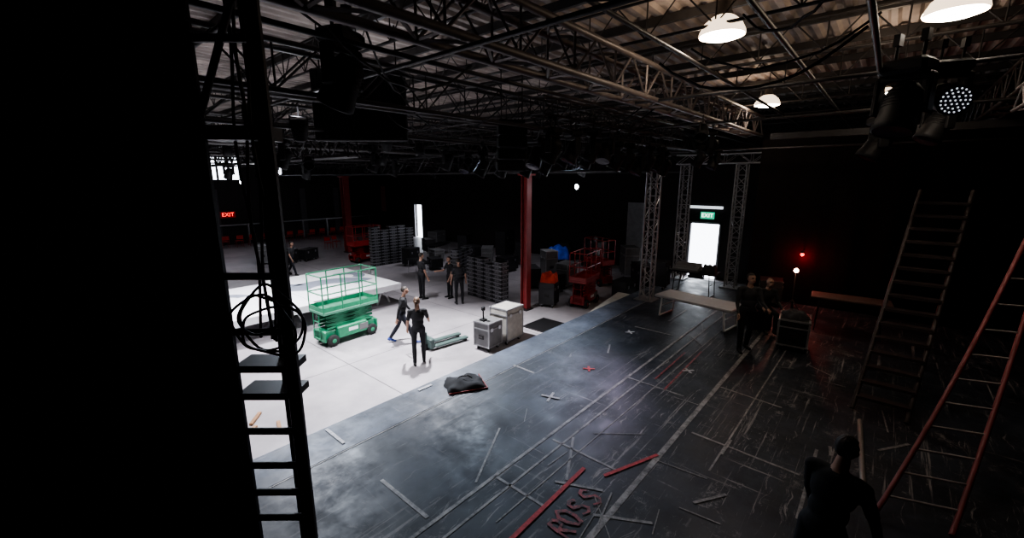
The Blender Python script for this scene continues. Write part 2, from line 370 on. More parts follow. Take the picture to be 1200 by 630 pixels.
for t,z in((5.0,4.72),(4.3,5.15),(2.6,5.6),(1.2,5.4),(8.2,4.7),(9.0,5.2),(11.4,4.8),(.3,5.1),(15,4.9),(19,4.8)):
    make('rigging_pipe',MB().tube((S0+.2,t,z),(S1-.2,t,z),.03,n=8),DARKM,label='long dark steel rigging pipe',cat='pipe',group='rigging pipes')
for s,z in((3.2,5.1),(7.9,5.2),(10.2,5.0),(14.9,4.7),(1.6,5.3)):
    make('rigging_pipe',MB().tube((s,-4,z),(s,30,z),.028,n=8),DARKM,label='dark steel pipe crossing under the trusses',cat='pipe',group='rigging pipes')
def pillar(s,t,ztop,w):
    r=make('steel_pillar',None,None,label='red painted steel column supporting the roof girder',cat='pillar',group='red columns',loc=(s,t,F))
    h=ztop-F; b=MB().box((0,0,h/2),(.04,w,h)); b.box((0,w/2,h/2),(w,.03,h)); b.box((0,-w/2,h/2),(w,.03,h)); make('column_shaft',b,RED,r)
    make('base_plate',MB().box((0,0,.02),(w+.16,w+.16,.04)),DARKM,r); make('cap_plate',MB().box((0,0,h-.04),(w+.2,w+.2,.06)),RED,r)
    make('chain_run',MB().tube((.15,0,.3),(.15,0,h-.3),.012,n=6),CHR,r)
pillar(11.75,9.6,4.0,.25); pillar(13.9,26.4,4.0,.4)
def tower(s,t,h):
    r=make('truss_tower',None,None,label='upright aluminium truss tower on a base plate',cat='truss tower',group='truss towers',loc=(s,t,0))
    mb=MB(); w=.16
    C=[(-w,-w),(w,-w),(w,w),(-w,w)]
    for c in C: mb.tube((*c,0.03),(*c,h),.027,n=6)
    make('uprights',mb,ALU,r); mb=MB(); n=int(h/.34); st=h/n
    for i in range(n):
        for k in range(4):
            a=C[k];b2=C[(k+1)%4]
            if (i+k)%2: a,b2=b2,a
            mb.tube((*a,i*st+.03),(*b2,(i+1)*st),.013,n=4,cap=False); mb.tube((*C[k],(i+1)*st),(*C[(k+1)%4],(i+1)*st),.01,n=4,cap=False)
    make('lacing',mb,ALU,r); make('base_plate',MB().box((0,0,.015),(.6,.6,.03)),ALU,r)
tower(12.9,5.5,4.4); tower(16.62,5.85,4.3); tower(16.4,3.9,4.3)

# ---------------------------------------------------------------- curtains
def curtain(name,p,q,z0,z1,amp,per,m,label):
    p=Vector((*p,0));q=Vector((*q,0)); d=q-p; L=d.length; u=d/L; nn=Vector((-u.y,u.x,0)); n=int(L/per*8); vs=[];fs=[]
    for i in range(n+1):
        x=L*i/n; a=amp*(math.sin(2*math.pi*x/per)+.4*math.sin(2*math.pi*x/per*2.3+1)); c=p+u*x+nn*a
        vs+=[(c.x,c.y,z0),(c.x,c.y,(z0+z1)/2),(c.x,c.y,z1)]
    for i in range(n):
        for k in(0,1): fs.append((3*i+k,3*i+3+k,3*i+4+k,3*i+1+k))
    b=MB(); b.add(vs,fs,0,True)
    o=make(name,b,m,label=label,cat='curtain',group='black masking drapes'); return o
curtain('masking_curtain',(1.0,3.98),(-.75,5.98),.01,6.4,.05,.3,VELVET,'tall black velvet leg curtain with soft folds')
curtain('masking_curtain',(15.5,3.2),(15.5,-4.6),.01,5.0,.02,.9,mat('backdrop_cloth',(.009,.007,.007),.9,spec=.08),'black backdrop drape hung behind the stage')
curtain('masking_curtain',(7.5,-3.2),(15.0,-3.2),.01,6.2,.04,.6,VELVET,'black side drape hung along the stage')

# ---------------------------------------------------------------- ladder tower near the curtain
def ladder_tower():
    r=make('scaffold_ladder_tower',None,None,label='tall black steel ladder tower beside the velvet curtain',cat='ladder tower')
    A=Vector((.935,3.79,0)); B=Vector((1.245,3.44,0)); u=(B-A).normalized(); nn=Vector((-u.y,u.x,0)); W=(B-A).length; ang=math.atan2(u.y,u.x); H=6.4
    for P,w in((A,.07),(B,.10)): make('rail',MB().box(P+Vector((0,0,H/2)),(w,.06,H),R=Rz(ang),bev=.012),DARKM,r)
    make('rear_rail',MB().tube(B-u*.17+nn*.2,B-u*.17+nn*.2+Vector((0,0,H)),.034,n=10),DARKM,r)
    for z in(.32,.62,.92,1.17,1.43,1.75,2.62,3.07,4.75,5.4):
        make('rung',MB().tube(A+Vector((0,0,z)),B+Vector((0,0,z)),.03,n=8),DARKM,r)
    for z,h in((2.30,.06),(2.06,.06),(4.13,.10)):
        make('platform_bar',MB().box((A+B)/2+nn*.12+Vector((0,0,z)),(W,.24,h),R=Rz(ang)),DARKM,r)
    make('brace',MB().tube(A+Vector((0,0,4.2)),B+Vector((0,0,5.3)),.025,n=6),DARKM,r)
    rr=random.Random(5)
    for q in range(4):
        pts=[]; 
        for i in range(24): z=6.2-i*.16; pts.append(B-u*(.10+.06*q+.03*math.sin(i*.6+q*2))+nn*(.05+.03*q)+Vector((0,0,z)))
        make('cable_run',MB().path(pts,.011,6),BLACK,r)
ladder_tower()
def coil():
    mb=MB(); c=Vector((1.12,3.44,2.76)); u=Vector((.66,-.75,0))
    for k in range(4):
        rx=.17+.035*k; rz=.15+.035*((k*3)%4); dx=.03*((k*13)%5-2); dz=-.035*k+.03; pts=[]
        for i in range(37):
            a=2*math.pi*i/36; pts.append(c+u*(rx*math.cos(a)*(1+.16*math.sin(2*a+k*1.7))+dx)+Vector((-.066,-.075,0))*(.5*k/2)+Vector((0,0,rz*math.sin(a)*(1+.12*math.cos(3*a+k))+dz)))
        mb.path(pts,.010,6)
    return make('cable_coil',mb,BLACK,label='loose wide loops of black cable on the ladder tower',cat='cable coil')
coil()

# ---------------------------------------------------------------- stairs / access ladders
def access_stair(base,run,width_vec,n,z1,mr,mt,name,label,rr=.03,bow=0.,lat=0.,topw=1.,start=1):
    r=make(name,None,None,label=label,cat='ladder')
    B=Vector((*base,0)); R=Vector((*run,z1)); Wv=Vector((*width_vec,0)); wd=Wv.normalized()
    def P(x,side):
        p=B+R*x+Vector((0,0,-bow*math.sin(math.pi*x)))+wd*(lat*math.sin(math.pi*x))
        return p+Wv*(1+(topw-1)*x) if side else p
    for side in(0,1):
        pts=[P(i/14,side) for i in range(15)]; pts[0].z=max(pts[0].z,rr)
        make('side_rail',MB().path(pts,rr,8),mr,r)
    for i in range(start,n):
        x=i/n; a_,b_=P(x,0),P(x,1)
        if mt[1]=='tread': make('tread',MB().box((a_+b_)/2,((b_-a_).length,.17,.045),R=Rz(math.atan2(Wv.y,Wv.x))),mt[0],r)
        else: make('rung',MB().tube(a_,b_,.014,n=8),mt[0],r)
    return r
STEPM=mat('stair_steel_brown',(.055,.042,.042),.5,.2)
access_stair((8.7,0.0),(2.42,-.42),(0,-.68),16,3.6,STEPM,(STEPM,'tread'),'steep_stair','steep dark brown steel stair with narrow treads',.034)
REDR=mat('red_rail_paint',(.24,.055,.06),.45)
access_stair((5.85,-.34),(3.6,-1.30),(.24,-.66),13,3.5,REDR,(mat('pale_rung',(.42,.39,.38),.4,.1),'rung'),'access_ladder','leaning ladder with maroon tubular rails, pale rungs',.028,.30,.0,.25)
make('metal_pole',MB().tube((8.3,-.12,.03),(6.1,-.26,.03),.035,n=10),mat('pole_grey',(.3,.27,.25),.4,.5),label='grey metal pole lying on the stage boards',cat='pole')

# ---------------------------------------------------------------- lamps
mat_shade=mat('lamp_refractor_glow',(.7,.6,.5),.3,emit=(1,.78,.56),es=2.0)
CAPM=mat('lamp_ballast_grey',(.15,.14,.13),.5,.4)
def highbay(loc,on,label,scale=1.):
    r=make('high_bay_lamp',None,None,label=label,cat='ceiling lamp',group='round ceiling lamps',loc=loc)
    if scale!=1:r.scale=(scale,)*3
    mb=MB().lathe((0,0,0),[(.30,0),(.31,.02),(.30,.06),(.25,.16),(.17,.23),(.12,.26)],n=28); make('glass_refractor',mb,mat_shade,r)
    make('ballast_housing',MB().lathe((0,0,0),[(.13,.25),(.12,.30),(.10,.32),(.10,.45),(.06,.47),(0,.47)],n=20),CAPM,r)
    make('lamp_lens',MB().ell((0,0,.02),(.29,.29,.07),nu=24),WARM,r)
    make('hanger',MB().tube((0,0,.45),(0,0,(ZC-loc[2])/scale),.012,n=6),DARKM,r)
    return r
def light(kind,loc,energy,col,target=None,size=.1,spot=60,blend=.6,name='light'):
    d=bpy.data.lights.new(name,kind); d.energy=energy; d.color=col
    if kind=='AREA': d.size=size
    else: d.shadow_soft_size=size
    if kind=='SPOT': d.spot_size=math.radians(spot); d.spot_blend=blend
    o=bpy.data.objects.new(name,d); COL.objects.link(o); o.location=loc
    if target is not None: o.rotation_euler=(Vector(target)-Vector(loc)).to_track_quat('-Z','Y').to_euler()
    return o
for l_ in ((6.98,2.12,5.8),(7.97,-.3,5.8),(13.7,2.83,5.75)):
    highbay(l_,True,'glowing round high-bay lamp with a glass refractor'); light('SPOT',(l_[0],l_[1],l_[2]-.08),14,(1,.85,.7),(l_[0],l_[1],0),.2,150,.5)
    light('POINT',(l_[0]+.28,l_[1]+.38,l_[2]+.1),26,(1,.78,.58),size=.08)
highbay((12.6,.35,5.6),True,'small glowing round lamp near the beam',.45); highbay((13.0,.0,5.6),True,'small glowing round lamp near the beam',.45)
light('POINT',(11.0,.4,5.9),20,(1,.78,.58),size=.08)

def moving_head(loc,rz,tilt,face=False,label='black moving-head stage light hanging from a pipe',scale=1.,drop=.25):
    r=make('moving_head_light',None,None,label=label,cat='stage light',group='hanging stage lights' if not face else None,loc=loc,rz=rz)
    r.scale=(scale,)*3
    make('fixture_base',MB().box((0,0,.0),(.36,.28,.13),bev=.03),BLACK,r)
    for x in(-.1,.1): mb=MB().tube((x,0,.06),(x,0,drop),.016,n=6); mb.box((x,0,drop),(.05,.08,.1)); make('clamp',mb,DARKM,r)
    mb=MB().box((0,0,-.09),(.42,.12,.06),bev=.015); mb.box((-.19,0,-.24),(.05,.13,.34),bev=.015); mb.box((.19,0,-.24),(.05,.13,.34),bev=.015); make('yoke',mb,BLACK,r)
    R=Rx(tilt); c=Vector((0,0,-.34))
    mb=MB().lathe(c,[(0,.2),(.09,.2),(.13,.14),(.145,.0),(.15,-.12),(.165,-.2),(.165,-.24),(.15,-.25)],n=20,R=R)
    for k in range(6): mb.lathe(c,[(.148,.12-.03*k),(.155,.115-.03*k),(.148,.11-.03*k)],n=20,R=R)
    make('fixture_head',mb,BLACK,r)
    make('lens',MB().lathe(c,[(.15,-.245),(0,-.235)],n=20,R=R),LENS,r)
    if face:
        for ring,cnt in((0,1),(.045,6),(.088,12),(.128,18)):
            for i in range(cnt):
                a=2*math.pi*i/cnt; make('led_dot',MB().ell(c+R@Vector((ring*math.cos(a),ring*math.sin(a),-.25)),.010,nu=6,nv=4),LEDDOT,r)
    return r
proto=moving_head((2.5,4.58,5.25),.4,.5,scale=1.2)
for (s,t,z,rz,tl,sc_) in [(3.78,9.6,4.55,1,0,.9),(8.3,9.7,4.65,.3,.3,1.),(9.9,10.7,4.6,2,.2,1),(6.9,5.0,4.7,.2,0,1.),(7.6,5.0,4.7,1.1,0,1.),(8.3,4.95,4.75,.5,0,1.),(8.9,5.0,4.75,1.8,0,1.),(9.5,5.0,4.6,.5,0,1.),(10.1,5.0,4.6,.5,0,1.),(10.7,5.0,4.5,1,0,1.),(11.3,5.0,4.6,.5,0,1),(11.9,5.0,4.6,.9,0,1),(12.4,5.0,4.5,.2,0,1),(14.1,4.6,4.75,.4,0,1),(14.9,4.4,4.7,.9,0,1),(7.0,11.4,4.6,.8,0,1),(4.7,12.6,4.55,.8,0,1),(9,13.4,4.5,.8,0,1),(8.2,8.2,4.45,.8,0,1),(9.0,8.2,4.45,.1,0,1),(10.1,8.2,4.45,.5,0,1),(11,8.2,4.5,.8,0,1),(13.2,8.2,4.5,.3,0,1),(7.5,17,4.4,.3,0,1),(6,21,4.4,.3,0,1),(10.5,6.4,4.7,.3,0,1),(11.3,6.9,4.7,1.3,0,1),(9.4,6.4,4.7,.6,0,1),(8.3,6.5,4.7,1.6,0,1.1),(12,3.65,4.95,.3,0,.9),(9.6,-.4,5.0,.7,0,1.1),(10.6,.3,4.85,.4,0,1.2)]:
    dup(proto,(s,t,z),rz,scale=sc_)
moving_head((7.5,-.33,5.1),-1.2,math.radians(-75),True,'moving-head wash light with white LED dots',1.02)
moving_head((7.2,.05,5.1),1.2,math.radians(20),False,'large dark moving-head stage light near the glowing one',1.3)
truss('lighting_truss',(6.6,-1.3,4.75),(9.5,-1.3,4.75),.3,.3,.35,ALU,'short aluminium truss section above the ladders','lighting trusses',.024,.012)
r=make('hanging_speaker_array',None,None,label='tall black column of hanging loudspeaker boxes',cat='loudspeaker',loc=(6.4,5.6,4.9),rz=-.7)
for i in range(4):
    mb=MB().box((0,.02*i*i,-.2-.21*i),(.55,.38,.19),bev=.02,R=Rx(.05*i)); make('speaker_box',mb,BLACK,r)
make('fly_bar',MB().box((0,0,-.02),(.5,.1,.06)),DARKM,r)
for x in(-.2,.2): make('fly_chain',MB().tube((x,0,0),(x,0,.9),.012,n=6),DARKM,r)

def added_can(loc,target,label='added black spotlight can aimed at the floor'):  # invented lensless housing for spots added to brighten the hall
    loc=Vector(loc); d=(Vector(target)-loc).normalized(); q=d.to_track_quat('-Z','Y').to_matrix()
    r=make('added_spotlight_can',None,None,label=label,cat='stage light',group='added spotlight cans',loc=loc)
    mb=MB().lathe((0,0,0),[(0,.2),(.07,.2),(.1,.15),(.12,0),(.12,-.14),(.128,-.14),(.128,0),(.1,.17)],n=20,R=q); make('can_body',mb,BLACK,r)
    mb=MB().path([(-.14,0,0),(-.14,0,.2),(.14,0,.2),(.14,0,0)],.012,6); mb.tube((0,0,.2),(0,0,.35),.015,n=6); make('yoke',mb,DARKM,r)
COOL=(.94,.94,1.)
spots=[((3.6,10.2,4.55),(3.0,10.5,F),1700,125),((7.4,9.8,4.55),(7.4,8.6,F),4200,100),((4.2,14.6,4.6),(4.5,14.8,F),3200,112),((8.3,13.0,4.4),(7.6,14.5,F),800,110),((2.6,7.6,4.7),(2.0,8.2,F),1000,100),((8.6,19.5,4.4),(8.2,21.5,F),600,120)]  # added overhead spots that brighten the hall floor
for loc,tg,en,sp in spots:
    added_can(loc,tg); d=(Vector(tg)-Vector(loc)).normalized(); light('SPOT',Vector(loc)+d*.17,en,COOL,tg,.12,sp,.8)
for loc,tg,en,sp,c in [((12.4,8.2,4.4),(5.4,4.6,0),1150,62,(.66,.80,1)),((9.0,9.6,4.4),(4.6,4.6,0),700,60,(.68,.82,1)),((4.9,11,4.2),(2.2,4.9,0),1200,60,(.78,.87,1)),((11.9,6.3,4.4),(6.6,4.0,0),460,26,(.84,.72,1)),((8.3,24,4.4),(8,32,0),350,120,(.8,.85,1)),((15.5,12,4.0),(16,14,F),260,130,(.9,.9,1)),((14.5,18,4.0),(15.5,20,F),300,130,(.9,.9,1)),((5.6,8.6,4.6),(5.2,7.6,6.6),60,150,(.9,.93,1)),((3.2,7.4,4.6),(3.0,7.0,6.6),40,150,(.9,.93,1)),((9.2,3.0,4.7),(4.5,1.8,0),60,90,(.9,.88,1))]:
    added_can(loc,tg,'added black spotlight can aimed across the stage' if tg[2]<6 else 'added black spotlight can aimed up at the roof'); d=(Vector(tg)-Vector(loc)).normalized(); light('SPOT',Vector(loc)+d*.17,en,c,tg,.3 if tg[2]<6 else .1,sp,.9)  # added spots for stage sheen, the dim hall end and roof fill

def bulb(loc,zt,label):
    r=make('hanging_bulb',None,None,label=label,cat='lamp',group='bare hanging bulbs',loc=loc); make('bulb_glass',MB().ell((0,0,0),(.06,.06,.08)),BULB,r); make('cord',MB().tube((0,0,.08),(0,0,zt-loc[2]),.01,n=5),BLACK,r)
    light('POINT',(loc[0],loc[1],loc[2]-.12),25,(.9,.95,1),size=.05)
bulb((12.7,8.15,3.55),4.7,'bare glowing work bulb on a cord')
bulb((5.6,18.3,3.7),4.6,'bare glowing work bulb on a cord')

r=make('hanging_screen',None,None,label='black rectangular screen housing hung on two chains',cat='screen',loc=(4.52,7.75,5.15),rz=math.radians(-46))
make('screen_housing',MB().box((0,0,0),(1.72,.16,1.28),bev=.02),BLACK,r)
for x in(-.75,0,.75): make('back_rib',MB().box((x,-.1,0),(.05,.05,1.2)),BLACK,r)
for x in(-.7,.7): make('hanger_chain',MB().tube((x,0,.62),(x,0,1.4),.015,n=6),DARKM,r)
for i in range(22):
    s0=random.uniform(1,12); t0=random.choice([3.65,5.0,6.4,9.8,4.3,.3]); L=random.uniform(1.2,3); z0=random.uniform(4.9,5.5); pts=[]
    dr=random.choice([(1,0),(.7,.7),(0,1)])
    for k in range(13):
        x=k/12; pts.append((s0+dr[0]*L*x,t0+dr[1]*L*x,z0-.35*4*x*(1-x)*random.uniform(.95,1.05)))
    make('sagging_cable',MB().path(pts,.013,5),BLACK,label='black power cable sagging between the trusses',cat='cable',group='sagging cables')

# ---------------------------------------------------------------- scissor lift
def scissor_lift(loc,rz,P,PD,label,L=1.75,W=.82,ext=.0,group=None):
    r=make('scissor_lift',None,None,label=label,cat='scissor lift',loc=loc,rz=rz,group=group)
    mb=MB().box((0,0,.34),(L,W*.62,.26),bev=.03); mb.box((0,-W*.36,.36),(L*.55,W*.2,.34),bev=.03); mb.box((0,W*.36,.36),(L*.55,W*.2,.34),bev=.03); mb.box((L/2-.03,0,.3),(.06,W*.8,.3),bev=.02); mb.box((-L/2+.03,0,.3),(.06,W*.8,.3),bev=.02)
    make('chassis',mb,P,r)
    for x in(-L*.36,L*.36):
        for y in(-W*.42,W*.42):
            mb=MB().lathe((x,y,.17),[(0,.06),(.07,.06),(.1,.045),(.155,.06),(.17,.035),(.17,-.035),(.155,-.06),(.1,-.045),(.07,-.06),(0,-.06)],n=20,R=Rx(math.pi/2),mi=0); mb.lathe((x,y,.17),[(0,.064),(.06,.064),(.08,.05)],n=16,R=Rx(math.pi/2),mi=1); mb.lathe((x,y,.17),[(0,-.064),(.06,-.064),(.08,-.05)],n=16,R=Rx(math.pi/2),mi=1)
            make('wheel',mb,[RUB,P],r)
    z0=.52;n=4;h=.11
    for i in range(n):
        for y in(-W*.3,W*.3):
            for sgn in(1,-1):
                a=Vector((-sgn*L*.42,y,z0+i*h)); c=Vector((sgn*L*.42,y,z0+(i+1)*h)); d=c-a; an=math.atan2(d.z,d.x)
                make('scissor_arm',MB().box((a+c)/2,(d.length,.05,.06),R=Ry(-an)),P,r)
    zd=z0+n*h+.05
    make('platform_deck',MB().box((0,0,zd),(L*1.02,W,.09),bev=.015),PD,r)
    mb=MB(); zz=[zd+.13,zd+.55,zd+1.06]
    hx,hy=L*.51-.02,W/2-.02
    for z in zz[1:]:
        mb.path([(-hx,-hy,z),(hx,-hy,z),(hx,hy,z),(-hx,hy,z),(-hx,-hy,z)],.019,8)
    for x in(-hx,-hx*.33,hx*.33,hx):
        for y in(-hy,hy): mb.tube((x,y,zd),(x,y,zz[2]),.019,n=8)
    make('guardrail',mb,P,r)
    for y in(-hy,hy): make('toe_board',MB().box((0,y,zd+.1),(L,.015,.14)),P,r)
    for x in(-hx,hx): make('toe_board',MB().box((x,0,zd+.1),(.015,W,.14)),P,r)
    mb=MB().box((hx-.08,-hy+.1,zd+.95),(.14,.16,.2),bev=.02); mb.tube((hx-.08,-hy+.1,zd+1.05),(hx-.08,-hy+.1,zd+1.13),.012); make('control_box',mb,CASEG,r)
    mb=MB()
    for z in(.25,.5,.75): mb.tube((-L/2-.03,-.16,z),(-L/2-.03,.16,z),.012,n=6)
    for y in(-.16,.16): mb.tube((-L/2-.03,y,.2),(-L/2-.03,y,.95),.012,n=6)
    make('entry_ladder',mb,P,r)
    make('warning_label',MB().box((0,-W*.46-.005,.38),(.3,.006,.1)),WHITE,r)
    make('battery_tray',MB().box((.35,-W*.44,.36),(.3,.05,.2),bev=.01),CASEG,r)
    return r
scissor_lift((5.95,11.85,F),.06,GREEN,GREEND,'green scissor lift with guardrails parked on the concrete')
scissor_lift((12.9,22.7,F),0,REDL,REDL,'red scissor lift parked beside stacked crates',group='red scissor lifts')
scissor_lift((13.7,8.3,F),.15,REDL,REDL,'red scissor lift parked beyond the stage edge',L=1.35,W=.7,group='red scissor lifts')
scissor_lift((17.0,9.6,F),1.2,REDL,REDL,'red scissor lift in the dim end of the hall',L=1.35,W=.7,group='red scissor lifts')

# ---------------------------------------------------------------- road cases
def road_case(loc,rz,d,panel,label,edge=ALU,group=None,casters=True,lidz=.72):
    r=make('road_case',None,None,label=label,cat='road case',loc=loc,rz=rz,group=group); x,y,h=d; z0=.13 if casters else 0.; H=h-z0
    make('case_body',MB().box((0,0,z0+H/2),(x-.02,y-.02,H-.01)),panel,r)
    mb=MB(); e=.035
    for a in(-1,1):
        for b2 in(-1,1):
            mb.box((a*(x/2-e/2),b2*(y/2-e/2),z0+H/2),(e,e,H)); mb.box((0,a*(y/2-e/2),z0+(H-e/2 if b2>0 else e/2)),(x,e,e)); mb.box((a*(x/2-e/2),0,z0+(H-e/2 if b2>0 else e/2)),(e,y,e))
            for zz in(z0+.02,z0+H-.02): mb.ell((a*(x/2-.015),b2*(y/2-.015),zz),.032,nu=8,nv=6)
    zl=z0+H*lidz
    for a in(-1,1): mb.box((0,a*(y/2),zl),(x,.012,.03)); mb.box((a*(x/2),0,zl),(.012,y,.03))
    make('edge_trim',mb,edge,r)
    for a in(-.28,.28):
        for b2 in(-1,1): make('latch',MB().box((a*x,b2*(y/2+.004),zl),(.1,.02,.11),bev=.008),CHR,r)
    for b2 in(-1,1):
        mb=MB().box((b2*(x/2+.002),0,z0+H*.4),(.012,.18,.12)); mb.path([(b2*(x/2+.02),-.05,z0+H*.4),(b2*(x/2+.03),0,z0+H*.4),(b2*(x/2+.02),.05,z0+H*.4)],.01,6); make('handle',mb,DARKM,r)
    if casters:
        for a in(-1,1):
            for b2 in(-1,1):
                px,py=a*(x/2-.1),b2*(y/2-.1); mb=MB().tube((px,py-.02,.055),(px,py+.02,.055),.055,n=14,mi=0); mb.box((px,py,.115),(.08,.07,.03),mi=1); mb.box((px,py-.03,.08),(.04,.008,.08),mi=1); mb.box((px,py+.03,.08),(.04,.008,.08),mi=1); make('caster',mb,[RUB,CHR],r)
    return r
road_case((8.97,8.05,F),0.05,(.78,.66,1.08),CASEP,'tall pale road case with aluminium edges on casters',lidz=.8)
road_case((8.17,8.04,F),.08,(.60,.56,.84),CASEG,'shorter grey road case beside the tall one')
mb=MB().box((0,0,.02),(.16,.16,.04)); mb.tube((0,0,.04),(0,0,.3),.02); mb.box((0,0,.34),(.09,.09,.1),bev=.01); make('work_monitor',mb,BLACK,label='small black device standing on the grey case',cat='device',loc=(8.05,8.1,F+.84))

# ---------------------------------------------------------------- pallet jack
r=make('pallet_jack',None,None,label='dark hand pallet jack resting on the concrete floor',cat='pallet jack',loc=(6.95,9.3,F),rz=-.12)
for y in(-.19,.19): make('fork',MB().box((.72,y,.1),(1.15,.16,.06),bev=.015),TEAL,r); make('fork_roller',MB().tube((1.2,y-.05,.045),(1.2,y+.05,.045),.045,n=12),RUB,r)
mb=MB().box((.08,0,.2),(.16,.5,.3),bev=.03); mb.tube((-.02,0,.1),(-.02,0,.5),.06,n=12); make('pump_body',mb,TEAL,r)
for y in(-.07,.07): make('steer_wheel',MB().tube((-.03,y-.025,.09),(-.03,y+.025,.09),.09,n=16),RUB,r)
mb=MB().tube((-.03,0,.45),(-.3,0,1.05),.018); mb.path([(-.3,0,1.02),(-.33,-.13,1.08),(-.37,-.13,1.2),(-.38,0,1.24),(-.37,.13,1.2),(-.33,.13,1.08),(-.3,0,1.02)],.016,8); make('tiller_handle',mb,BLACK,r)

# ---------------------------------------------------------------- white flats on trestles
def flat(lo,hi,z,label,shapes):
    cx,cy=(lo[0]+hi[0])/2,(lo[1]+hi[1])/2; w,d=hi[0]-lo[0],hi[1]-lo[1]
    r=make('scenic_flat',None,None,label=label,cat='panel',group='white flats on trestles',loc=(cx,cy,z))
    make('panel_face',MB().box((0,0,-.03),(w,d,.06)),WHITE,r)
    for a in(-1,1): make('panel_frame',MB().box((0,a*(d/2-.03),-.14),(w,.05,.16)),WHITE,r); make('panel_frame',MB().box((a*(w/2-.03),0,-.14),(.05,d-.12,.16)),WHITE,r)
    for pts in shapes:
        n=len(pts); make('printed_shape',MB().add([(p[0],p[1],.003) for p in pts],[tuple(range(n))]),GREY,r)
    for x in(-w/2+.5,w/2-.5):
        h=z-.22-F; t=make('trestle',None,None,label='white timber trestle holding up a flat panel',cat='trestle',group='trestles',loc=(cx+x,cy,F)); make('top_bar',MB().box((0,0,h-.04),(.08,d*.85,.08)),WHITE,t)
        for y in(-d*.38,d*.38):
            for a in(-1,1): make('leg',MB().box((a*.16,y,h/2-.02),(.05,.08,h*1.02),R=Ry(-a*.36)),WHITE,t)
def arc(cx,cy,r0,r1,a0,a1,n=16):
    return [(cx+r1*math.cos(a0+(a1-a0)*i/n),cy+r1*math.sin(a0+(a1-a0)*i/n)) for i in range(n+1)]+[(cx+r0*math.cos(a1-(a1-a0)*i/n),cy+r0*math.sin(a1-(a1-a0)*i/n)) for i in range(n+1)]
flat((2.5,13.4),(5.8,17.6),-.1,'large white panel laid flat on timber trestles',[arc(-.3,.4,.5,.9,.2,2.6)])
flat((5.82,13.7),(9.2,18.0),-.1,'large white printed panel with grey curved shapes',[arc(-.4,-1.2,1.0,1.9,.3,2.5),arc(.9,.6,.3,.75,-1.2,1.9),arc(-1.0,.9,.2,.5,2,5)])
for i,(s,t,a,L) in enumerate([(2.1,8.5,.5,.6),(2.45,8.95,.9,.45),(1.75,8.95,.2,.5),(2.65,8.3,1.3,.4)]):
    make('timber_offcut',MB().box((0,0,.025),(L,.07,.05),bev=.006),WOOD,label='short brown timber offcut on the concrete',cat='timber',group='timber offcuts',loc=(s,t,F),rz=a)
r=make('floor_hatch',None,None,label='black open floor hatch cover beside the stage',cat='hatch',loc=(10.75,7.95,F)); make('hatch_cover',MB().box((0,0,.012),(1.1,.95,.02)),BLACK,r); mb=MB()
for a in(-1,1): mb.box((0,a*.49,.015),(1.16,.03,.03)); mb.box((a*.56,0,.015),(.03,1.0,.03))
make('hatch_frame',mb,DARKM,r)
def bag(loc,rz,dims,m,name,label,cat,seed=1,edge=None):
    rnd=random.Random(seed); n=14; vs=[];fs=[]
    for j in range(n+1):
        for i in range(n+1):
            x=i/n*2-1;y=j/n*2-1; e=max(abs(x),abs(y)); h=(1-e**4)**.5 if e<1 else 0
            h*=.75+.25*math.sin(5*x+seed)*math.cos(4*y)+rnd.uniform(-.06,.06); q=1-.05*math.sin(6*y+seed)-.1*abs(x*y)
            vs.append((x*dims[0]/2*q,y*dims[1]/2*(1-.04*math.cos(7*x)),max(0,h)*dims[2]+.004))
    for j in range(n):
        for i in range(n): a=j*(n+1)+i; fs.append((a,a+1,a+n+2,a+n+1))
    r=make(name,None,None,label=label,cat=cat,loc=loc,rz=rz); b=MB(); b.add(vs,fs,0,True); make('fabric_shell',b,m,r)
    if edge: 
        mb=MB(); x,y=dims[0]/2*.97,dims[1]/2*.97; mb.path([(-x,-y,.02),(x,-y,.02),(x,y,.02)],.014,6); make('piped_edge',mb,edge,r)
        make('carry_strap',MB().path([(-.15,0,dims[2]*.9),(-.08,.05,dims[2]*1.2),(.08,.05,dims[2]*1.2),(.15,0,dims[2]*.9)],.012,6),DARKM,r)
    return r
bag((5.02,5.58,0),-.5,(.75,.62,.13),SHB,'folded_equipment_bag','crumpled black equipment bag with reddish edge on the ledge','bag',3,RED)
bag((17.9,12.5,-.1),.6,(1.7,1.2,.6),BLUE,'tarp_bundle','blue tarpaulin bundle lying over black cases','tarpaulin',5)
road_case((17.9,12.5,F),.6,(1.8,1.2,.8),CASEB,'black road case under a blue tarpaulin',edge=DARKM,group='dark road cases')
road_case((12.65,9.2,F),.3,(.6,.6,.95),CASEB,'black road case carrying an orange-red cover',edge=DARKM)
bag((12.65,9.2,F+.95),.3,(.6,.6,.4),ORANGE,'fabric_cover','orange-red fabric bundle piled on a black case','fabric',7)

# ---------------------------------------------------------------- tables
def table(loc,rz,d,top,leg,label,th=.05,lr=.014):
    r=make('folding_table',None,None,label=label,cat='table',loc=loc,rz=rz); x,y,h=d
    make('tabletop',MB().box((0,0,h-th/2),(x,y,th),bev=.012),top,r)
    for a in(-1,1):
        mb=MB().path([(a*(x/2-.2),-y/2+.06,h-th),(a*(x/2-.15),-y/2+.06,lr),(a*(x/2-.15),y/2-.06,lr),(a*(x/2-.2),y/2-.06,h-th)],lr,8); mb.tube((a*(x/2-.18),-y/2+.06,h*.5),(a*(x/2-.18),y/2-.06,h*.5),.01); make('leg',mb,leg,r)
    return r
table((11.75,3.55,0),math.radians(-98),(2.1,.85,.62),mat('grey_white_tabletop',(.5,.5,.52),.45,var=.05),WHITE,'low white folding table standing on the stage',.07,.025)
table((13.3,.4,0),math.radians(95),(1.6,.65,.9),REDT,DARKM,'dull red-brown table lit by a small lamp')
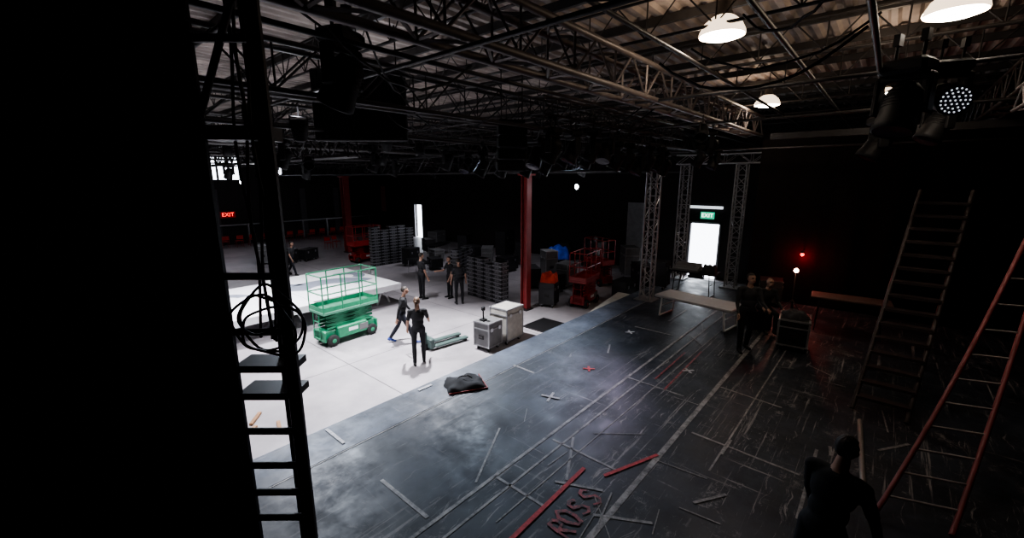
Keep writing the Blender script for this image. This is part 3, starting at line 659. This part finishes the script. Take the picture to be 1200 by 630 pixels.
table((14.6,4.6,0),math.radians(90),(1.5,.7,.8),BLACK,DARKM,'black table crowded with equipment near the doorway')
mb=MB().add([(-.4,-.25,0),(.4,-.25,0),(.4,.25,0),(-.4,.25,0),(-.4,-.25,.06),(.4,-.25,.06),(.4,.25,.22),(-.4,.25,.22)],[(3,2,1,0),(4,5,6,7),(0,1,5,4),(1,2,6,5),(2,3,7,6),(3,0,4,7)])
r=make('mixing_console',None,None,label='dark sloped mixing console on the black table',cat='mixing console',loc=(14.6,4.85,.8),rz=math.radians(-90)); make('console_body',mb,CASEG,r)
for i in range(12): make('fader',MB().box((-.35+.06*i,-.1,.115),(.02,.04,.03),R=Rx(.3)),ALU,r)
bag((14.55,4.12,.8),.2,(.55,.45,.3),SHB,'soft_bag','black soft bag slumped on the table','bag',9)
road_case((14.9,2.4,0),.2,(.7,.6,.8),CASEB,'black road case on the stage near the doorway',edge=DARKM)
road_case((14.6,5.75,0),.1,(.6,.5,1.0),CASEB,'upright black road case beside the truss tower',edge=DARKM)
road_case((19.3,6.0,F),.2,(.8,.6,.60),CASEB,'black road case standing in front of the bright doorway',edge=DARKM)
bag((19.3,6.0,F+.60),.2,(.75,.55,.4),SHG,'soft_bag','dark cloth bundle heaped on the doorway case','bag',13)
road_case((11.25,1.25,0),.1,(.75,.6,.74),CASEB,'black road case beside the seated person',edge=ALU)
bag((11.25,1.25,.74),.5,(.55,.45,.16),SHG,'soft_bag','dark cloth bag lying on a road case','bag',11)
r=make('work_lamp',None,None,label='small glowing work lamp on a thin stand',cat='lamp',loc=(14.5,1.75,0)); mb=MB().tube((0,0,.03),(0,0,1.15),.015)
for a in(0,2.1,4.2): mb.tube((0,0,.35),(.3*math.cos(a),.3*math.sin(a),.02),.012)
make('lamp_stand',mb,DARKM,r); make('lamp_globe',MB().ell((0,0,1.22),.06),mat('lamp_pinkglow',(1,.5,.4),.4,emit=(1,.6,.45),es=40),r)
light('POINT',(14.25,1.75,1.2),12,(1,.5,.35),size=.06)
r=make('marker_light',None,None,label='small red marker light fixed on the backdrop drape',cat='lamp',loc=(15.2,1.74,1.6)); make('marker_housing',MB().box((0,0,.06),(.06,.1,.06),bev=.01),BLACK,r)
make('marker_lens',MB().ell((0,0,0),.05),mat('marker_red_glow',(1,.1,.1),.4,emit=(1,.05,.04),es=6),r)
make('marker_arm',MB().tube((0,0,.08),(.28,0,.08),.01,n=6),DARKM,r)
light('POINT',(15.28,1.74,1.5),26,(1,.02,.03),size=.04)

# ---------------------------------------------------------------- stacked crates and chairs
def crate_mesh():
    mb=MB(); mb.box((0,0,.078),(.40,.46,.15),mi=0,bev=.012)
    for z in(.012,.146):
        for a in(-1,1): mb.box((a*.20,0,z),(.018,.48,.02),mi=1); mb.box((0,a*.235,z),(.41,.018,.02),mi=1)
    for a in(-1,1): mb.box((a*.204,0,.085),(.01,.2,.05),mi=1); mb.box((a*.208,0,.085),(.01,.15,.025),mi=0)
    for a in(-1,1): mb.box((0,a*.238,.085),(.2,.01,.05),mi=1); mb.box((0,a*.242,.085),(.15,.01,.025),mi=0)
    return mb
cm=crate_mesh().mesh('equipment_crate',[CASEB,CRIM])
def crates(s0,t0,ds,dt,nc,nr,group,depth=1):
    ang=math.atan2(dt,ds)
    for c in range(nc):
        for k in range(nr-(c*5%3==2)):
            o=bpy.data.objects.new('equipment_crate',cm); COL.objects.link(o); o.location=(s0+ds*c,t0+dt*c,F+.164*k); o.rotation_euler=(0,0,ang+math.pi/2); tag(o,'black equipment crate with silver rim in a stack','crate',group)
crates(11.75,10.85,.05,.53,4,10,'crate stack beside the pillar')
crates(12.55,21.0,.53,-.03,5,13,'crate stack beside the red lift')
crates(13.2,15.0,.5,.2,3,9,'crate stack among stored equipment')
def chair_mesh():
    mb=MB()
    mb.box((0,0,.44),(.42,.40,.03),mi=0); mb.box((0,.2,.68),(.40,.02,.24),mi=0,R=Rx(-.12))
    for x in(-.2,.2):
        mb.path([(x,-.18,0),(x,-.16,.44),(x,.18,.44),(x,.24,.84)],.012,5,mi=1); mb.tube((x,.16,.44),(x,.2,0),.012,n=5,mi=1)
    mb.path([(-.2,.24,.84),(.2,.24,.84)],.012,5,mi=1)
    return mb
cr=chair_mesh().mesh('plastic_chair',[REDSEAT,REDSEAT])
def chair(loc,rz,label,group,me):
    o=bpy.data.objects.new('plastic_chair',me); COL.objects.link(o); o.location=loc; o.rotation_euler=(0,0,rz); tag(o,label,'chair',group); return o
for i in range(12): chair((8.2+.85*i,34.4+.1*(i%2),F),math.pi,'red plastic chair in a row by the wall','row of red chairs',cr)
for i in range(6): chair((13.6+.7*i,28.6+.3*(i%2),F),.3*i,'red plastic chair standing on the hall floor','loose red chairs',cr)

clut=[(16.2,14.5,1.1,.6,.8),(16.5,16.2,.9,.6,1.1),(17.2,18,1.2,.7,.9),(18.4,15.3,1.1,.7,1.3),(15.7,19.6,.9,.6,.7),(18.8,20.5,1.2,.6,1.2),(17.3,22.4,1.1,.6,.9),(19.3,24,1.3,.7,1.1),(16.6,25.1,1.1,.6,.8),(15.4,16.7,.8,.6,.9),(14.8,13.9,.8,.6,.7),(19.5,17.6,1.2,.7,1.6),(14.6,11.6,1.1,.6,.9),(15.6,10.4,.9,.6,1.1),(16.6,7.3,1.1,.6,1.3),(15.0,7.3,.9,.6,.9),(19.3,9.2,1.1,.7,1.5),(19.8,11.5,1.1,.7,1.5),(9.6,25.2,.9,.6,.8),(8.6,26.2,.7,.6,1.1),(10.8,25.5,1.1,.6,.7),(14.2,17.9,.9,.6,.6),(13.3,12.6,.9,.6,1.0),(14.6,10.3,.7,.6,.8),(20.3,13.6,.9,.6,1.2),(16.3,11.9,.8,.6,1.4),(13.9,19.6,.8,.6,1.0),(15.2,22.3,1.0,.6,1.5),(18.2,7.9,.9,.6,1.1)]
for i,(s,t,x,y,h) in enumerate(clut):
    road_case((s,t,F),(i*.7)%1.5,(x,y,h),[CASEB,CASEG,CASEB][i%3],['black road case among stored equipment','dark grey road case among stored equipment','black road case among stored equipment'][i%3],edge=DARKM if i%3!=1 else ALU,group='stored road cases')
for (s,t,a) in((12.6,17.2,1.2),(16.9,20.9,.4)):
    table((s,t,F),a,(1.8,.75,.76),BLACK,CHR,'black folding table among the stored equipment')
r=make('wall_banner',None,None,label='faded pink vertical banner hung on the wall',cat='banner',loc=(S1-.03,34,2.1)); make('banner_cloth',MB().box((-.01,0,0),(.01,.75,2.2)),PINKB,r); make('banner_rod',MB().tube((-.03,-.42,1.12),(-.03,.42,1.12),.02),DARKM,r)
def sign(loc,rot,body,face,lett,label,w=.62,h=.32,ts=.26):
    r=make('exit_sign',None,None,label=label,cat='exit sign',loc=loc,rot=rot)
    make('sign_housing',MB().box((0,0,-.03),(w,h,.06),bev=.01),face,r); text(0,body,ts,lett,(0,0,.004),(0,0,0),'sign_lettering',None,None,parent=r); return r
sign((S1-.1,6.4,2.12),(math.pi/2,0,-math.pi/2),'EXIT',GRNG,SIGNW,'lit green sign reading EXIT above the doorway')
sign((9.8,T1-.25,1.3),(math.pi/2,0,0),'EXIT',SIGNK,SIGNR,'glowing red sign reading EXIT on the wall',.95,.45,.38)

# ---------------------------------------------------------------- people
def person(loc,face,label,shirt,pants,hair,sleeve='short',legs=((0,0),(0,0)),arms=((5,10,0),(5,10,0)),lean=0,head=(0,0),h=1.76,long_hair=False,shoes=SHO,bald=False,seat=None,side=0,skin=SKIN):
    """face: heading in degrees (local +Y). legs: (thigh pitch, knee bend) right,left. arms: (pitch, elbow, abduct)"""
    k=h/1.76; rad=math.radians
    MT=[skin,shirt,pants,shoes,EYE,LIP]
    prim=[]
    cap=lambda a,b,r0,r1,m: prim.append(('c',Vector(a),Vector(b),r0,r1,m))
    ell=lambda c,r,m,R=None: prim.append(('e',Vector(c),Vector(r),R,0,m))
    LT=.43; LS=.42
    feet=[]; legdat=[]
    for i,sx in enumerate((1,-1)):
        a,kb=rad(legs[i][0]),rad(legs[i][1]); hp=Vector((sx*.095,0,0)); kn=hp+Vector((sx*.02,math.sin(a)*LT,-math.cos(a)*LT)); a2=a-kb; an=kn+Vector((0,math.sin(a2)*LS,-math.cos(a2)*LS)); fp=max(0.,-a2*.7) if a2<-.25 else 0
        legdat.append((hp,kn,an,fp)); feet.append(an.z-.075-(.14*math.sin(fp)))
    z0=-min(feet) if seat is None else seat/k
    for (hp,kn,an,fp),sx in zip(legdat,(1,-1)):
        o=Vector((0,0,z0)); hp=hp+o;kn=kn+o;an=an+o
        cap(hp,kn,.088,.06,2); cap(kn,kn+(an-kn)*.35,.058,.06,2); cap(kn+(an-kn)*.35,an,.06,.045,2)
        toe=an+Vector((sx*.02,.16*math.cos(fp),-.045-.15*math.sin(fp))); heel=an+Vector((0,-.045,-.035))
        cap(heel,toe,.04,.032,3); cap(an,an+Vector((0,.03,-.03)),.046,.045,3)
    P=Vector((0,0,z0)); Rl=Matrix.Rotation(-rad(lean),3,'X')@Matrix.Rotation(rad(side),3,'Y')
    up=lambda x,y,z: P+Rl@Vector((x,y,z))
    ell(up(0,-.005,.03),(.165,.12,.13),2,Rl); ell(up(0,0,.17),(.148,.108,.15),1,Rl); ell(up(0,.0,.34),(.172,.118,.18),1,Rl); ell(up(0,-.01,.43),(.15,.095,.09),1,Rl)
    cap(up(-.155,0,.465),up(.155,0,.465),.062,.062,1)
    cap(up(0,-.005,.49),up(0,.012,.60),.062,.052,0)
    Hc=up(0,.025,.70); RH=Rl@Matrix.Rotation(rad(head[0]),3,'Z')@Matrix.Rotation(-rad(head[1]),3,'X')
    hd=lambda x,y,z: Hc+RH@Vector((x,y,z))
    ell(hd(0,-.005,.02),(.074,.094,.095),0,RH); ell(hd(0,.03,-.045),(.056,.062,.065),0,RH); cap(hd(0,.088,.0),hd(0,.105,-.025),.009,.014,0)
    for sx in(1,-1): ell(hd(sx*.074,0,-.01),(.012,.018,.03),0,RH); ell(hd(sx*.03,.082,.008),(.014,.012,.009),4,RH); cap(hd(sx*.015,.088,.028),hd(sx*.045,.08,.028),.008,.006,0)
    ell(hd(0,.086,-.058),(.024,.01,.008),5,RH)
    for i,sx in enumerate((1,-1)):
        pa,el,ab=[rad(q) for q in arms[i]]
        sh=up(sx*.185,0,.455); d1=Rl@Vector((sx*math.sin(ab)*math.cos(pa)+sx*.08,math.sin(pa),-math.cos(pa)*math.cos(ab))).normalized(); eb=sh+d1*.29
        pa2=pa+el; d2=Rl@Vector((sx*math.sin(ab)*.6*math.cos(pa2),math.sin(pa2),-math.cos(pa2))).normalized(); wr=eb+d2*.26
        sm=1; fm=1 if sleeve=='long' else 0
        ell(sh,(.062,.062,.062),1); cap(sh,sh+(eb-sh)*.7,.056,.05,sm); cap(sh+(eb-sh)*.65,eb,.042,.039,fm); cap(eb,wr,.04,.026,fm)
        fw=d2; sidev=fw.cross(Vector((sx,0,0.01))).normalized(); pn=fw.cross(sidev).normalized()
        cap(wr,wr+fw*.085,.026,.03,0)
        for j,ln in enumerate((.062,.072,.068,.052)):
            off=sidev*(-.03+.02*j); k0=wr+fw*.095+off; k1=k0+fw*ln*.55-pn*sx*.012; k2=k1+(fw*.6-pn*sx*.8).normalized()*ln*.5
            cap(k0,k1,.0105,.0095,0); cap(k1,k2,.0095,.0085,0)
        t0=wr+fw*.03-sidev*.03; cap(t0,t0+(fw*.6-sidev*.7).normalized()*.04,.012,.011,0); cap(t0+(fw*.6-sidev*.7).normalized()*.04,t0+(fw*.6-sidev*.7).normalized()*.04+fw*.03,.011,.009,0)
    mb=MB()
    for p in prim:
        if p[0]=='c': mb.tube(p[1],p[2],p[3],p[4],n=14); mb.ell(p[1],p[3],nu=14,nv=8); mb.ell(p[2],p[4],nu=14,nv=8)
        else: mb.ell(p[1],tuple(p[2]),nu=20,nv=14,R=p[3])
    me=mb.mesh('tmp',[]); to=bpy.data.objects.new('tmp',me); COL.objects.link(to)
    rm=to.modifiers.new('r','REMESH'); rm.mode='VOXEL'; rm.voxel_size=.0105; rm.use_smooth_shade=True
    smd=to.modifiers.new('s','SMOOTH'); smd.iterations=4; smd.factor=.5
    bpy.context.view_layer.update(); dg=bpy.context.evaluated_depsgraph_get(); nm=bpy.data.meshes.new_from_object(to.evaluated_get(dg)); bpy.data.objects.remove(to)
    n=len(nm.polygons); ce=np.zeros(n*3); nm.polygons.foreach_get('center',ce); ce=ce.reshape(-1,3)
    best=np.full(n,1e9); mi=np.zeros(n,int)
    for p in prim:
        if p[0]=='c':
            a=np.array(p[1]);b_=np.array(p[2]); ab=b_-a; L2=max(1e-9,ab@ab); tt=np.clip(((ce-a)@ab)/L2,0,1); dd=np.linalg.norm(ce-a-tt[:,None]*ab,axis=1)-(p[3]+(p[4]-p[3])*tt)
        else:
            R=np.array(p[3]) if p[3] is not None else np.eye(3); q=(ce-np.array(p[1]))@R; rr=np.array(p[2]); dd=(np.linalg.norm(q/rr,axis=1)-1)*rr.min()
        if p[5] in(4,5): dd=dd-.004
        w=dd<best; best[w]=dd[w]; mi[w]=p[5]
    nm.materials.clear()
    for x in MT: nm.materials.append(x)
    nm.polygons.foreach_set('material_index',mi.astype(np.int32)); nm.polygons.foreach_set('use_smooth',[True]*n); nm.update()
    o=bpy.data.objects.new('person',nm); COL.objects.link(o); o.location=loc; o.rotation_euler=(0,0,rad(face)-math.pi/2); o.scale=(k,)*3; tag(o,label,'person')
    if not bald:
        hb=MB(); nu,nv=28,20; vs=[];fs=[]
        for j in range(nv+1):
            ph=math.pi*j/nv
            for i in range(nu):
                th=2*math.pi*i/nu; x,y,z=math.sin(ph)*math.cos(th),math.sin(ph)*math.sin(th),math.cos(ph); g=1+.03*math.sin(9*th+3*z)
                vs.append(hd(.080*x*g,-.01+.100*y*g,.022+.10*z*g))
        for j in range(nv):
            for i in range(nu):
                ph=math.pi*(j+.5)/nv; th=2*math.pi*(i+.5)/nu; y=math.sin(ph)*math.sin(th); z=math.cos(ph)
                if (y>.25 and z<.45) or z<-.5 or (y>-.25 and z<-.05): continue
                fs.append((j*nu+i,j*nu+(i+1)%nu,(j+1)*nu+(i+1)%nu,(j+1)*nu+i))
        hb.add(vs,fs,0,True)
        if long_hair:
            hb.ell(hd(0,-.105,.03),(.035,.04,.035)); pr=hd(0,-.13,.02)
            for q,(yy,zz) in enumerate(((-.15,-.05),(-.15,-.13),(-.14,-.2))): c=hd(0,yy,zz); hb.tube(pr,c,.03-.005*q,.026-.006*q,n=8); pr=c
        make('hair',hb,hair,o)
    return o
person((6.26,8.68,F),55,'woman in black clothes with ponytail beside the pallet jack',SHB,PTB,HAIRL,arms=((28,35,12),(10,20,8)),legs=((6,4),(-6,6)),long_hair=True,head=(-15,-8),h=1.8)
person((6.82,10.2,F),-38,'man in black walking across the concrete floor',SHB,PTN,HAIRB,'long',legs=((26,8),(-20,14)),arms=((-18,12,6),(20,25,4)),lean=7,head=(0,-6),shoes=SHOB,h=1.76)
person((10.08,13.59,F),-10,'man in black t-shirt standing near the cases',SHB,PTB,HAIRB,arms=((4,15,6),(8,30,8)),h=1.9)
person((10.95,12.9,F),170,'person in dark clothes turned towards a companion',SHB,PTB,HAIRB,arms=((30,60,10),(10,20,8)),head=(10,-10),h=1.72)
person((10.6,11.95,F),60,'man in charcoal shirt seen from behind by stacked crates',SHG,PTB,HAIRB,arms=((5,12,10),(5,14,10)),h=1.8)
person((8.5,22.0,F),-60,'person in dark clothes walking past the white panels',SHG,PTN,HAIRB,legs=((22,6),(-18,12)),arms=((15,20,6),(-15,10,6)),lean=5,h=1.75)
person((10.32,2.05,0),215,'man in dark clothes standing on the stage',SHG,PTB,HAIRB,'long',arms=((12,25,8),(25,50,6)),legs=((8,5),(-6,8)),head=(15,-12),h=1.82)
person((12.15,2.05,0),215,'bald person seated behind a road case in red light',SHG,PTB,HAIRB,'long',legs=((85,85),(82,82)),arms=((35,50,5),(35,45,5)),lean=12,head=(0,-20),seat=.60,bald=True,h=1.78)
person((4.02,.05,0),-20,'man in black leaning forward beside the maroon-railed ladder',SHB,PTB,HAIRB,'long',legs=((24,22),(-10,10)),arms=((22,10,16),(34,8,6)),lean=14,head=(0,-22),h=1.78)
road_case((12.32,2.2,0),.7,(.55,.45,.49),CASEB,'low black case used as a seat',edge=DARKM,casters=False)

# ---------------------------------------------------------------- world, camera
w=bpy.data.worlds.new('daylight'); SC.world=w; w.use_nodes=True; w.node_tree.nodes['Background'].inputs[0].default_value=(.86,.9,1,1); w.node_tree.nodes['Background'].inputs[1].default_value=6
light('AREA',(20.9,6.5,.6),70,(.85,.92,1),(14,6.0,-.5),1.0,name='doorway_daylight')
SC.view_settings.look='AgX - Medium High Contrast'
cd=bpy.data.cameras.new('cam'); cam=bpy.data.objects.new('cam',cd); COL.objects.link(cam); cd.lens=15; cd.sensor_width=36; cd.clip_start=.05; cd.clip_end=200
cam.location=(0,0,3.8); cam.rotation_euler=(math.radians(90-11.86),0,math.radians(-48.85)); SC.camera=cam
